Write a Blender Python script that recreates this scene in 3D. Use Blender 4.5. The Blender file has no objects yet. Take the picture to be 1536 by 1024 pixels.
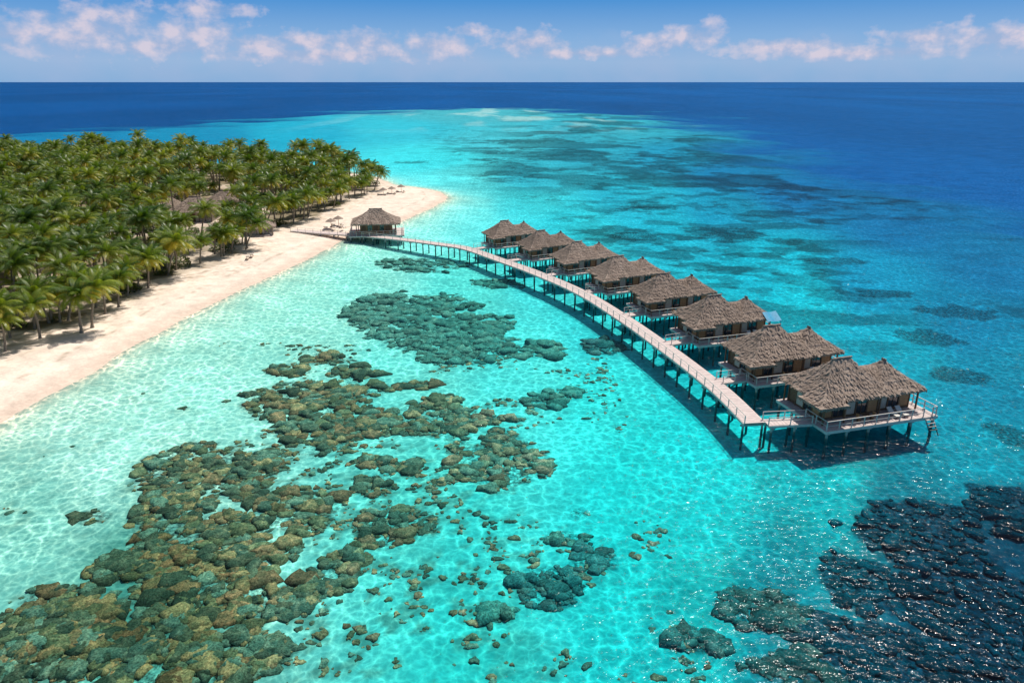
import bpy, math, random
import numpy as np
from mathutils import Vector, Matrix
random.seed(7); np.random.seed(7)
S=bpy.context.scene
S.view_settings.view_transform='Standard'; S.view_settings.look='None'; S.view_settings.exposure=0
COL=S.collection
# ---------------------------------------------------------------- image coordinate helpers
CAMH=36.0; F=1100.0; P=math.radians(19.5); sp,cp=math.sin(P),math.cos(P)
def G(u,v,z=0.0):
    """image pixel coordinates cast through the camera -> world metres on the level z"""
    xn=(u-768)/F; yn=(v-512)/F
    d=(CAMH-z)/(sp+yn*cp)
    return (xn*d, d*(cp-yn*sp))
def lin(c):
    return tuple(((x/255)/12.92 if x/255<=0.04045 else ((x/255+0.055)/1.055)**2.4) for x in c)
# ---------------------------------------------------------------- numpy noise
def _h(ix,iy,s):
    n=(ix*374761393+iy*668265263+s*982451653)&0xffffffff
    n=((n^(n>>13))*1274126177)&0xffffffff
    n=n^(n>>16)
    return (n&0xffffff)/float(0xffffff)
def vn(x,y,s=0):
    x=np.asarray(x,dtype=np.float64);y=np.asarray(y,dtype=np.float64)
    ix=np.floor(x).astype(np.int64);iy=np.floor(y).astype(np.int64)
    fx=x-ix;fy=y-iy;fx=fx*fx*(3-2*fx);fy=fy*fy*(3-2*fy)
    a=_h(ix,iy,s);b=_h(ix+1,iy,s);c=_h(ix,iy+1,s);d=_h(ix+1,iy+1,s)
    return (a*(1-fx)+b*fx)*(1-fy)+(c*(1-fx)+d*fx)*fy
def fbm(x,y,o=4,s=0):
    r=0;a=.5;t=0
    for i in range(o):
        r=r+a*vn(x*2**i+17.3*i,y*2**i-9.1*i,s+i);t+=a;a*=.5
    return r/t
def ss(a,b,x):
    t=np.clip((x-a)/(b-a),0,1);return t*t*(3-2*t)
def sdpoly(X,Y,poly):
    """signed distance, + inside"""
    best=np.full(X.shape,1e18);ins=np.zeros(X.shape,bool)
    n=len(poly)
    for i in range(n):
        ax,ay=poly[i];bx,by=poly[(i+1)%n]
        dx,dy=bx-ax,by-ay
        t=np.clip(((X-ax)*dx+(Y-ay)*dy)/(dx*dx+dy*dy+1e-12),0,1)
        d=(X-ax-t*dx)**2+(Y-ay-t*dy)**2
        best=np.minimum(best,d)
        c=((ay>Y)!=(by>Y))
        xi=ax+(Y-ay)/(dy if abs(dy)>1e-9 else 1e-9)*dx
        ins^=c&(X<xi)
    r=np.sqrt(best);return np.where(ins,r,-r)
# ---------------------------------------------------------------- material helpers
def newmat(name):
    m=bpy.data.materials.new(name);m.use_nodes=True
    nt=m.node_tree;nt.nodes.clear()
    return m,nt,nt.nodes.new('ShaderNodeOutputMaterial')
def N(nt,t,**k):
    n=nt.nodes.new(t)
    for a,b in k.items(): setattr(n,a,b)
    return n
def setin(n,**k):
    for a,b in k.items(): n.inputs[a.replace('_',' ')].default_value=b
def math_(nt,op,a,b=None,clamp=False):
    n=nt.nodes.new('ShaderNodeMath');n.operation=op;n.use_clamp=clamp
    for i,x in enumerate((a,b)):
        if x is None: continue
        if isinstance(x,(int,float)): n.inputs[i].default_value=x
        else: nt.links.new(x,n.inputs[i])
    return n.outputs[0]
def mixc(nt,fac,a,b,bt='MIX'):
    n=nt.nodes.new('ShaderNodeMix');n.data_type='RGBA';n.blend_type=bt
    for idx,x in ((0,fac),(6,a),(7,b)):
        if isinstance(x,(int,float)): n.inputs[idx].default_value=x
        elif isinstance(x,tuple): n.inputs[idx].default_value=(*x[:3],1)
        else: nt.links.new(x,n.inputs[idx])
    return n.outputs[2]
def ramp(nt,fac,stops):
    n=nt.nodes.new('ShaderNodeValToRGB');e=n.color_ramp.elements
    while len(e)<len(stops): e.new(0.5)
    for el,(p,c) in zip(e,stops):
        el.position=p;el.color=(*c,1) if isinstance(c,tuple) else (c,c,c,1)
    nt.links.new(fac,n.inputs[0]);return n.outputs[0]
def noise(nt,vec,scale,detail=4,rough=.55,dist=0):
    n=nt.nodes.new('ShaderNodeTexNoise');setin(n,Scale=scale,Detail=detail,Roughness=rough,Distortion=dist)
    if vec is not None: nt.links.new(vec,n.inputs['Vector'])
    return n.outputs['Fac']
def bump(nt,h,strength,dist):
    n=nt.nodes.new('ShaderNodeBump');setin(n,Strength=strength,Distance=dist)
    nt.links.new(h,n.inputs['Height']);return n.outputs[0]
def simple(name,c1,c2,scale=4,rough=.8,bs=.3,bd=.03,stretch=(1,1,1),spec=.2,detail=4):
    m,nt,o=newmat(name)
    tc=N(nt,'ShaderNodeTexCoord');mp=N(nt,'ShaderNodeMapping');mp.inputs['Scale'].default_value=stretch
    nt.links.new(tc.outputs['Object'],mp.inputs[0])
    f=noise(nt,mp.outputs[0],scale,detail,.65)
    c=mixc(nt,ramp(nt,f,[(.3,0.),(.7,1.)]),c1,c2)
    p=N(nt,'ShaderNodeBsdfPrincipled');setin(p,Roughness=rough);p.inputs['Specular IOR Level'].default_value=spec
    nt.links.new(c,p.inputs['Base Color'])
    nt.links.new(bump(nt,f,bs,bd),p.inputs['Normal'])
    nt.links.new(p.outputs[0],o.inputs[0]);return m
# ---------------------------------------------------------------- mesh builder
class MB:
    def __init__(s): s.v=[];s.f=[];s.m=[]
    def add(s,vs,fs,mi=0):
        o=len(s.v);s.v+= [tuple(v) for v in vs];s.f+=[tuple(i+o for i in f) for f in fs];s.m+=[mi]*len(fs)
    def box(s,cx,cy,cz,sx,sy,sz,mi=0,M=None):
        vs=[Vector((cx+a*sx/2,cy+b*sy/2,cz+c*sz/2)) for a in(-1,1) for b in(-1,1) for c in(-1,1)]
        if M: vs=[M@v for v in vs]
        s.add(vs,[(0,1,3,2),(4,6,7,5),(0,4,5,1),(2,3,7,6),(0,2,6,4),(1,5,7,3)],mi)
    def beam(s,a,b,w,h,mi=0):
        a=Vector(a);b=Vector(b);d=b-a;L=d.length
        if L<1e-6:return
        d/=L;up=Vector((0,0,1)) if abs(d.z)<.95 else Vector((0,1,0))
        x=d.cross(up).normalized();y=x.cross(d)
        vs=[p+x*i*w/2+y*j*h/2 for p in(a,b) for i in(-1,1) for j in(-1,1)]
        s.add(vs,[(0,1,3,2),(4,6,7,5),(0,4,5,1),(2,3,7,6),(0,2,6,4),(1,5,7,3)],mi)
    def tube(s,pts,rad,n=8,mi=0,cap=True):
        rings=[]
        for i,p in enumerate(pts):
            p=Vector(p);q=Vector(pts[min(i+1,len(pts)-1)])-Vector(pts[max(i-1,0)]);q.normalize()
            x=q.cross(Vector((0,1,0.01))).normalized();y=q.cross(x)
            rings.append([p+(x*math.cos(2*math.pi*k/n)+y*math.sin(2*math.pi*k/n))*rad[i] for k in range(n)])
        vs=[v for r in rings for v in r];fs=[]
        for i in range(len(pts)-1):
            for k in range(n): fs.append((i*n+k,i*n+(k+1)%n,(i+1)*n+(k+1)%n,(i+1)*n+k))
        if cap: fs.append(tuple(range((len(pts)-1)*n,len(pts)*n)));fs.append(tuple(reversed(range(n))))
        s.add(vs,fs,mi)
    def mesh(s,name,mats,smooth=False):
        me=bpy.data.meshes.new(name);me.from_pydata(s.v,[],s.f)
        for m in mats: me.materials.append(m)
        me.polygons.foreach_set('material_index',s.m)
        if smooth: me.polygons.foreach_set('use_smooth',[True]*len(s.f))
        me.update();return me
def obj(name,me,parent=None,loc=(0,0,0),rz=0,sc=1):
    o=bpy.data.objects.new(name,me);COL.objects.link(o)
    o.location=loc;o.rotation_euler=(0,0,rz);o.scale=(sc,sc,sc) if isinstance(sc,(int,float)) else sc
    if parent: o.parent=parent
    return o
# ---------------------------------------------------------------- camera, sun, world
cam=bpy.data.cameras.new('camera');co=bpy.data.objects.new('camera',cam);COL.objects.link(co)
co.location=(0,0,CAMH);co.rotation_euler=(math.radians(90)-P,0,0)
cam.sensor_width=36;cam.lens=F/1536*36;cam.clip_start=.5;cam.clip_end=150000;S.camera=co
SE,SA=math.radians(59),math.radians(40)
sv=Vector((math.sin(SA)*math.cos(SE),math.cos(SA)*math.cos(SE),math.sin(SE)))
sl=bpy.data.lights.new('sun','SUN');sl.energy=5.0;sl.angle=math.radians(.53);sl.color=(1,.95,.87)
so=bpy.data.objects.new('sun',sl);COL.objects.link(so);so.rotation_euler=sv.to_track_quat('Z','Y').to_euler();so.location=(60,60,120)
w=bpy.data.worlds.new('World');S.world=w;w.use_nodes=True;nt=w.node_tree;nt.nodes.clear()
out=N(nt,'ShaderNodeOutputWorld');bg=N(nt,'ShaderNodeBackground');bg.inputs[1].default_value=.08
KK=1/.08
nt.links.new(bg.outputs[0],out.inputs[0])
sky=N(nt,'ShaderNodeTexSky');sky.sky_type='NISHITA';sky.sun_disc=False;sky.sun_elevation=SE;sky.sun_rotation=SA
tc=N(nt,'ShaderNodeTexCoord');sx=N(nt,'ShaderNodeSeparateXYZ');nt.links.new(tc.outputs['Generated'],sx.inputs[0])
az=math_(nt,'ARCTAN2',sx.outputs[0],sx.outputs[1]);el=sx.outputs[2]
cv=N(nt,'ShaderNodeCombineXYZ');nt.links.new(az,cv.inputs[0]);nt.links.new(el,cv.inputs[1])
hz=ramp(nt,math_(nt,'MULTIPLY',el,8.0,True),[(0,lin((132,174,216))),(.18,lin((150,184,221))),(.42,lin((132,175,221))),(.75,lin((80,148,213))),(1,lin((62,128,200)))])
hz=mixc(nt,1.0,hz,(KK,KK,KK),'MULTIPLY')
fs=math_(nt,'MULTIPLY',math_(nt,'SUBTRACT',.35,el),4.0,True)
base=mixc(nt,fs,sky.outputs[0],hz)
clouds=[(145,44,84,26),(105,56,55,17),(185,26,36,14),(310,14,44,10),(298,50,64,15),(240,68,90,13),(390,66,64,13),(460,62,58,12),(545,64,55,15),(480,82,160,9),
 (655,68,50,14),(705,46,24,7),(790,64,52,14),(985,66,44,12),(1045,54,42,15),(1180,70,62,11),(1388,56,44,12),(1500,56,64,15),(880,80,90,7),(1290,80,120,7),(-80,50,90,20),(1680,50,90,18),(20,50,44,13)]
md=None
for (u,v,rx,ry) in clouds:
    xn=(u-768)/F;yn=(v-512)/F;d=Vector((xn,cp-yn*sp,-sp-yn*cp)).normalized()
    a=math.atan2(d.x,d.y);e=d.z
    m1=N(nt,'ShaderNodeVectorMath',operation='SUBTRACT');nt.links.new(cv.outputs[0],m1.inputs[0]);m1.inputs[1].default_value=(a,e,0)
    m2=N(nt,'ShaderNodeVectorMath',operation='MULTIPLY');nt.links.new(m1.outputs[0],m2.inputs[0]);m2.inputs[1].default_value=(F/rx*.70,F/ry*.70,0)
    m3=N(nt,'ShaderNodeVectorMath',operation='LENGTH');nt.links.new(m2.outputs[0],m3.inputs[0])
    md=m3.outputs['Value'] if md is None else math_(nt,'MINIMUM',md,m3.outputs['Value'])
mp=N(nt,'ShaderNodeMapping');mp.inputs['Scale'].default_value=(1,1.35,1);nt.links.new(cv.outputs[0],mp.inputs[0])
n1=noise(nt,mp.outputs[0],34,6,.57);n2=noise(nt,mp.outputs[0],9,3,.6)
cm=math_(nt,'ADD',math_(nt,'SUBTRACT',1.0,md),math_(nt,'MULTIPLY',math_(nt,'SUBTRACT',n1,.5),2.7))
cmask=ramp(nt,cm,[(.05,0.),(.35,.35),(1.,.85)])
thin=ramp(nt,math_(nt,'MULTIPLY',n2,math_(nt,'MULTIPLY',math_(nt,'SUBTRACT',.11,el),12.0,True)),[(.34,0.),(.66,.5)])
sh=ramp(nt,n1,[(.42,lin((168,182,214))),(.62,lin((220,209,222)))])
ccol=mixc(nt,1.0,sh,(KK,KK,KK),'MULTIPLY')
base=mixc(nt,thin,base,tuple(x*KK for x in lin((166,184,218))))
base=mixc(nt,cmask,base,ccol)
nt.links.new(base,bg.inputs[0])

# ---------------------------------------------------------------- island outline
shore=[G(*p) for p in [(0,635),(60,602),(130,562),(200,522),(280,477),(350,440),(430,402),(490,375),(520,357),(560,346),(600,333),(640,315),(664,302),(670,296),(660,288),(625,281),(590,277),(565,266),(500,256),(300,246),(0,240)]]
shore=[(-120,-200),(-88,-60),(-70,10),(-62,45)]+shore+[(-420,380),(-700,300),(-700,-200)]
veg=[G(*p) for p in [(-60,560),(0,530),(50,512),(110,502),(180,468),(240,430),(330,408),(372,380),(385,358),(440,343),(490,326),(530,309),(566,295),(574,286),(560,275),(500,263),(300,252),(0,246)]]
veg=[(-140,-200),(-108,-60),(-96,10),(-84,60)]+veg+[(-420,350),(-680,280),(-680,-200)]
lag=[G(*p,-3) for p in [(-300,212),(0,205),(150,198),(300,190),(430,181),(540,172),(640,166),(780,164),(880,170),(985,181),(1080,206),(1180,238),(1290,276),(1400,312),(1530,360)]]
lag=[(-2500,500),(-1200,560)]+lag+[(180,145),(255,80),(300,-400),(-2500,-400)]
RZ=-1.9
PT=[(300,712,105,46,0),(460,598,105,32,0),(500,648,88,36,0),(640,628,76,32,0),(745,690,82,40,0),(560,725,42,18,0),(590,795,72,34,0),(450,770,66,36,0),(310,812,120,44,0),(300,900,150,55,0),(100,925,100,50,0),(490,868,44,30,0),(430,905,38,26,0),(50,1000,90,44,0),(210,985,190,55,0),(380,985,70,36,0),
(390,830,60,26,0),(260,765,60,22,0),(200,850,60,30,0),(390,745,40,16,0),(520,830,34,14,0),(400,700,26,10,0),(140,780,30,10,0),(610,700,40,12,0),(660,600,40,10,0),(560,640,60,16,0),(430,560,40,8,0),
(580,470,75,24,1),(660,502,112,36,1),(700,524,76,22,1),(630,458,85,17,1),(630,400,72,12,1),(745,425,38,8,1),(480,541,34,8,0),(535,560,42,11,0),(560,585,45,10,0),(820,524,30,13,1),(640,577,26,8,0),(820,601,42,11,1),(845,588,34,8,1),(555,692,28,9,0),(670,717,25,11,0),(725,625,35,9,0),
(825,878,48,30,2),(895,835,44,25,2),(850,806,36,11,1),(745,918,24,12,1),(868,768,20,9,1),(1145,905,66,38,2),(1040,960,40,20,2),(1210,1000,95,34,2),(1390,775,105,38,3),(1310,850,75,46,3),(1460,880,150,125,3),(1390,980,170,90,3),(1540,760,70,40,3),
(1440,562,42,15,4),(1440,466,66,12,4),(1400,505,46,12,4),(1090,350,56,11,4),(950,354,40,7,4),(905,516,38,13,2),(1520,650,36,18,4),(1500,735,34,10,3),(1180,360,34,6,4),(620,243,26,2,4),(1250,390,50,6,4),(1330,440,40,6,4),(980,310,50,5,4),(1160,320,50,5,4)]
PW=[]
for u,v,ru,rv,k in PT:
    x,y=G(u,v,RZ);_,y2=G(u,v-rv,RZ);_,y1=G(u,v+rv,RZ);x2,_=G(u+ru,v,RZ)
    PW.append((x,(y1+y2)/2,x2-x,(y2-y1)/2,k))
def reef(X,Y):
    q=np.full(X.shape,-4.0);kk=np.zeros(X.shape)
    for cx,cy,rx,ry,k in PW:
        v=1-((X-cx)/rx)**2-((Y-cy)/ry)**2
        kk=np.where(v>q,k,kk);q=np.maximum(q,v)
    q=np.maximum(q,-4)
    n=fbm(X/1.9,Y/1.9,5,3)-.5;n2=fbm(X/6,Y/6,3,9)-.5
    return ss(-.1,.4,q*1.2+n*2.3+n2*1.3),kk,q
CP=[(700,172,(70,168,182)),(600,195,(50,180,200)),(450,200,(25,160,190)),(300,205,(15,130,170)),(100,212,(15,120,165)),(650,240,(60,205,215)),(750,210,(70,185,200)),(900,200,(50,160,180)),(900,230,(40,155,180)),(800,265,(45,165,185)),(680,270,(95,220,225)),(1000,235,(22,140,175)),(1100,260,(12,115,162)),(1200,290,(10,105,158)),(1350,340,(8,102,152)),(1500,400,(8,104,150)),(950,295,(30,165,190)),(780,310,(60,210,220)),(700,320,(105,226,226)),(620,345,(135,230,225)),(1000,340,(22,165,190)),(1080,320,(15,140,175)),(1150,400,(12,166,190)),(1300,420,(8,132,170)),(1450,480,(6,116,154)),(1200,450,(12,176,195)),(1350,540,(8,150,174)),(1500,580,(6,124,154)),(1480,680,(6,136,158)),(1250,730,(10,165,176)),(1050,700,(22,192,196)),(900,600,(45,205,203)),(800,560,(75,212,208)),(900,500,(50,195,200)),(1050,500,(15,165,180)),(700,430,(85,205,198)),(800,400,(60,200,205)),(850,340,(40,190,205)),(560,400,(135,215,203)),(450,480,(150,220,205)),(300,560,(155,220,205)),(200,620,(165,220,205)),(100,680,(160,213,200)),(50,760,(125,195,182)),(200,900,(70,150,138)),(600,600,(105,208,198)),(650,720,(80,205,196)),(700,800,(50,196,192)),(950,850,(22,190,191)),(950,720,(28,198,198)),(700,980,(38,186,182)),(1000,980,(16,166,170)),(1200,880,(8,126,142)),(1350,740,(6,112,132)),(1400,850,(4,72,96)),(1500,950,(3,52,78)),(1250,1000,(5,86,104)),(1500,820,(3,64,90))]
cx=[];cc=[]
for u,v,c in CP:
    x,y=G(u,v,-2);cx.append((math.atan2(x,y)*1100,math.log(math.hypot(x,y))*350));cc.append(lin(c))
cx=np.array(cx);cc=np.array(cc)
def tint(X,Y):
    Yc=np.maximum(Y,8.0)
    a=np.arctan2(X,Yc)*1100;b=np.log(np.hypot(X,Yc))*350
    W=np.zeros(X.shape);C=np.zeros(X.shape+(3,))
    for (px,py),c in zip(cx,cc):
        d=(a-px)**2+(b-py)**2
        k=1/(d+35.0**2)**2.2
        W+=k;C+=k[...,None]*c
    return C/W[...,None]
def height(sd,X,Y):
    land=1.5*(1-np.exp(-np.maximum(sd,0)/12.0))+ (fbm(X/6,Y/6,3,21)-.5)*.25*ss(0,12,sd)
    sea=-2.1*(1-np.exp(-np.maximum(-sd,0)/16.0))
    sea=sea-2.6*ss(16,34,X)*ss(66,48,Y)
    return np.where(sd>0,land,sea)
def axis(lo,hi,step,far0,far1,g=1.022):
    a=list(np.arange(lo,hi,step));d=step;x=a[-1]
    while x<far1: d*=g;x+=d;a.append(x)
    d=step;x=lo;b=[]
    while x>far0: d*=g;x-=d;b.append(x)
    return np.array(b[::-1]+a)
ax_=axis(-75,75,.42,-45000,45000,1.025);ay_=axis(20,185,.42,-400,45000,1.016)
X,Y=np.meshgrid(ax_,ay_)
shp=X.shape;X=X.ravel();Y=Y.ravel()
sdI=sdpoly(X,Y,shore);wob=(fbm(X/9,Y/9,3,5)-.5)*1.6;sdI=sdI+wob*ss(90,10,np.abs(X+50)/3)
sdV=sdpoly(X,Y,veg);sdL=sdpoly(X,Y,lag)
Z=height(sdI,X,Y)
R=np.hypot(X,Y)
dist_w=.07*R+4
deep=1-ss(-1.2,1.0,(sdL+(fbm(X/70,Y/50,5,31)-.5)*R*.30)/dist_w)
Z=Z-3.0*deep
rm,rk,rq=reef(X,Y)
T=tint(X,Y)
# seagrass, rubble and patch reef on the outer flats
zone=ss(0,35,X+(Y-150)*.2)*ss(85,125,Y)*(1-deep)
g1=ss(.495,.565,fbm(X/10+.2*Y/14,Y/7,6,44))*ss(.36,.56,fbm(X/45,Y/40,3,45))
g1b=ss(.50,.58,fbm(X/4,Y/3.2,5,46))*ss(.40,.58,fbm(X/24,Y/24,3,47))
gr2=ss(.48,.58,fbm(X/32,Y/30,7,55))
farz=ss(170,330,Y)*ss(-60,10,X-(Y-250)*.05)
T=T*(1-np.minimum(.70,(.48*g1+.38*g1b)*zone*ss(900,260,R)+.52*gr2*farz)*(1-deep))[:,None]
cr=ss(.52,.72,fbm(X/30,Y/120,5,71))*ss(560,860,Y)*(1-deep)*ss(-260,-40,X)
T=T+(np.array(lin((180,208,205)))-T)*(cr*.6)[:,None]
D1=np.array(lin((2,74,136)));D2=np.array(lin((4,84,148)))
dmix=ss(-.6,.7,X/(np.abs(Y)+60))
DC=D1+(D2-D1)*dmix[:,None]
DC=DC*(.72+.56*fbm(X/220,Y/700,6,81))[:,None]
T=T+(DC-T)*deep[:,None]
T=T*(.84+.32*fbm(X/7,Y/7,5,91))[:,None]*1.06
# reef ground between the coral heads
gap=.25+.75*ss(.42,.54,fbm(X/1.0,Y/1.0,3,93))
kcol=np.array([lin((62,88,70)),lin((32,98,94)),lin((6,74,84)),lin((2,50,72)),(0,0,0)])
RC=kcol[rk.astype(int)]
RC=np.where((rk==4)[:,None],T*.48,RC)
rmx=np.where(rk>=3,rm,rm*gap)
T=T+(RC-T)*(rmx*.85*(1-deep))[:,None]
sc=ss(.50,.60,fbm(X/1.1,Y/1.1,4,13))*ss(.40,.56,fbm(X/9,Y/9,3,14))*ss(18,-12,X)*ss(115,85,Y)*ss(-4,-14,sdI)
T=T+(np.array(lin((55,105,92)))-T)*(sc*.62)[:,None]
sand=np.array([.76,.63,.52]);wet=np.array([.60,.47,.375])
shal=np.array(lin((205,222,200)))
d=np.maximum(-sdI,0)
k=np.exp(-d/5.5);T=np.where((sdI<0)[:,None],T+(shal-T)*k[:,None],T)
k=np.exp(-d/1.2);T=np.where((sdI<0)[:,None],T+(wet*1.12-T)*k[:,None],T)
LS=sand*(.86+.26*fbm(X/3,Y/3,5,15))[:,None]
LS=wet*1.1+(LS-wet*1.1)*ss(.3,5,sdI)[:,None]
wr=np.exp(-((sdI-5.5-2*fbm(X/5,Y/5,3,61))/.35)**2)*ss(.45,.6,fbm(X/1.2,Y/1.2,3,62))*.5
LS=LS+(np.array([.30,.22,.14])-LS)*wr[:,None]
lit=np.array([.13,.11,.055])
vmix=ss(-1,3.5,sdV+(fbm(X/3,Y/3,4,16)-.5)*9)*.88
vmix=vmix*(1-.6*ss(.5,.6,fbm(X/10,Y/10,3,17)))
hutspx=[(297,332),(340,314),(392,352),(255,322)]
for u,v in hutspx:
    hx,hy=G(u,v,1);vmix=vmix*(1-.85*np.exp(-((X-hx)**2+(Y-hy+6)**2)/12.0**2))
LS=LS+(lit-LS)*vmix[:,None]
fl=ss(.58,.68,fbm(X/.7,Y/.7,3,18))*ss(-9,-1,sdV)*.5
LS=LS+(np.array([.30,.21,.13])-LS)*fl[:,None]
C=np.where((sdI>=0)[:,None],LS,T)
rows,cols=shp
idx=np.arange(rows*cols).reshape(rows,cols)
quads=np.stack([idx[:-1,:-1],idx[:-1,1:],idx[1:,1:],idx[1:,:-1]],-1).reshape(-1,4)
def bigmesh(name,V,Q,cols_=None,extra=None,smooth=True):
    me=bpy.data.meshes.new(name);me.vertices.add(len(V));me.vertices.foreach_set('co',V.astype(np.float32).ravel())
    n=len(Q);k=Q.shape[1];me.loops.add(n*k);me.loops.foreach_set('vertex_index',Q.astype(np.int32).ravel())
    me.polygons.add(n);me.polygons.foreach_set('loop_start',np.arange(0,n*k,k,dtype=np.int32))
    me.polygons.foreach_set('loop_total',np.full(n,k,dtype=np.int32))
    me.polygons.foreach_set('use_smooth',np.full(n,smooth))
    me.update(calc_edges=True)
    if cols_ is not None:
        a=me.color_attributes.new('Col','FLOAT_COLOR','POINT');c4=np.concatenate([np.clip(cols_,0,4),np.ones((len(V),1))],1)
        a.data.foreach_set('color',c4.astype(np.float32).ravel())
    if extra is not None:
        for nm,ar in extra.items():
            a=me.attributes.new(nm,'FLOAT','POINT');a.data.foreach_set('value',ar.astype(np.float32))
    return me
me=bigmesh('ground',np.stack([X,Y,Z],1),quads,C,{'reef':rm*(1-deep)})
m,nt,o=newmat('sand_and_seabed')
at=N(nt,'ShaderNodeAttribute',attribute_name='Col');ar=N(nt,'ShaderNodeAttribute',attribute_name='reef')
geo=N(nt,'ShaderNodeNewGeometry')
nf=noise(nt,geo.outputs['Position'],2.4,4,.7);nm=noise(nt,geo.outputs['Position'],.42,4,.65)
v=ramp(nt,nf,[(.25,.84),(.75,1.14)])
c=mixc(nt,1.0,at.outputs['Color'],v,'MULTIPLY')
c=mixc(nt,1.0,c,ramp(nt,nm,[(.32,.84),(.68,1.12)]),'MULTIPLY')
rr=ramp(nt,nf,[(.40,.35),(.60,1.35)])
c=mixc(nt,ar.outputs['Fac'],c,mixc(nt,1.0,c,rr,'MULTIPLY'))
p=N(nt,'ShaderNodeBsdfPrincipled');setin(p,Roughness=.95);p.inputs['Specular IOR Level'].default_value=.05
nt.links.new(c,p.inputs['Base Color']);nt.links.new(bump(nt,nf,.35,.06),p.inputs['Normal']);nt.links.new(p.outputs[0],o.inputs[0])
me.materials.append(m);obj('ground',me)

# ---------------------------------------------------------------- sea surface
m,nt,o=newmat('sea_water')
geo=N(nt,'ShaderNodeNewGeometry');pos=geo.outputs['Position']
mp=N(nt,'ShaderNodeMapping');mp.inputs['Rotation'].default_value=(0,0,.5);mp.inputs['Scale'].default_value=(1,1.6,1);nt.links.new(pos,mp.inputs[0])
wa=noise(nt,mp.outputs[0],1.3,3,.65,.4);wb=noise(nt,mp.outputs[0],.11,3,.6)
hh=math_(nt,'ADD',math_(nt,'MULTIPLY',wa,.42),math_(nt,'MULTIPLY',wb,.8))
bn=bump(nt,hh,1.0,.27)
# caustic sunlight net painted into the flat surface's transmission colour as a cell pattern
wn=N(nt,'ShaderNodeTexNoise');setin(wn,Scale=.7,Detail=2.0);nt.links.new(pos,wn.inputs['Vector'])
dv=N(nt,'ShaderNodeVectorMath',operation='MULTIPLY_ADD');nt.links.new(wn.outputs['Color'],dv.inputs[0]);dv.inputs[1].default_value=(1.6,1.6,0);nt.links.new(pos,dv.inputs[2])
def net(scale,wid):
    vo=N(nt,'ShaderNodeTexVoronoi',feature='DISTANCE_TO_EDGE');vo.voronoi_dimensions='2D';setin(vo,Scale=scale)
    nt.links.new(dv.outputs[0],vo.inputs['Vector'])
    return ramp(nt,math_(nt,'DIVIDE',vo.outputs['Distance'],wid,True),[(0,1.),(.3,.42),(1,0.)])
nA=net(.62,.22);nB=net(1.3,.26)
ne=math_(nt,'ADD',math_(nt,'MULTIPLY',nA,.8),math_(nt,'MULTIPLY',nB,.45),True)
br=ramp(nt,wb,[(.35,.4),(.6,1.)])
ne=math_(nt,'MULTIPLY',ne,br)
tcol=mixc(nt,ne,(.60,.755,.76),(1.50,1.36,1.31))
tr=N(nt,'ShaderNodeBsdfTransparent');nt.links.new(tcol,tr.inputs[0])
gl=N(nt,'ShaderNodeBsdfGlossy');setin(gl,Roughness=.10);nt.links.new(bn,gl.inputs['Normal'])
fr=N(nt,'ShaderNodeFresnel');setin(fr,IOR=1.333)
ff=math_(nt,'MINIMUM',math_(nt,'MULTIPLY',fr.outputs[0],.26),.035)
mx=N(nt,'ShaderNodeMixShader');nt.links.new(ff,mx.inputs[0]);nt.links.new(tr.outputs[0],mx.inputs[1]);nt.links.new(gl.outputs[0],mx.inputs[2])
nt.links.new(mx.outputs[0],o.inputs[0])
b=MB();E=45000
b.add([(-E,-400,0),(E,-400,0),(E,E,0),(-E,E,0)],[(0,1,2,3)])
obj('sea_water',b.mesh('sea_water',[m]))

# ---------------------------------------------------------------- coral heads
px=[];py=[];pr=[];pk=[]
for (cx_,cy_,rx,ry,k) in PW:
    if cy_>190 or k==4: continue
    area=math.pi*rx*ry*1.7
    dens=(7.0 if cy_<80 else (4.2 if cy_<120 else 1.6))*(.3 if k==3 else 1)
    n=int(area*dens)
    x=cx_+np.random.uniform(-1.3,1.3,n)*rx;y=cy_+np.random.uniform(-1.3,1.3,n)*ry
    mm,kk,qq=reef(x,y);ok=(mm>np.random.uniform(.25,.98,n))&(fbm(x/1.0,y/1.0,3,93)>.42)&(kk<4)
    x=x[ok];y=y[ok];mm=mm[ok];px.append(x);py.append(y)
    sz=(.15+.24*np.random.rand(len(x))+.75*np.random.rand(len(x))**5)*(.6+.4*mm)
    if cy_>80: sz*=1.3
    pr.append(sz);pk.append(kk[ok])
n=14000;x=np.random.uniform(-50,14,n);y=np.random.uniform(24,105,n)
mk=ss(.44,.58,fbm(x/9,y/9,3,14))*ss(.44,.56,fbm(x/1.1,y/1.1,4,13))*(sdpoly(x,y,shore)<-9);ok=mk>np.random.uniform(.15,1,n)
x=x[ok];y=y[ok];px.append(x);py.append(y);pr.append(.10+.34*np.random.rand(len(x))**2);pk.append(np.zeros(len(x)))
px=np.concatenate(px);py=np.concatenate(py);pr=np.concatenate(pr);pk=np.concatenate(pk).astype(int)
nL=len(px);print('corals',nL)
pz=height(sdpoly(px,py,shore),px,py)
RN=9;rings=[(1.0,-.15),(.95,.25),(.62,.46)]
nv=RN*len(rings)+1
th=np.arange(RN)*2*math.pi/RN
V=np.zeros((nL,nv,3))
ph=np.random.rand(nL,1)*6.28;lob=np.random.randint(1,4,(nL,1))
rad=1+.30*np.sin(lob*th[None]+ph)+.26*(np.random.rand(nL,RN)-.5)*2
el_=.65+.7*np.random.rand(nL,1);hs=.35+.75*np.random.rand(nL,1)
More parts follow.
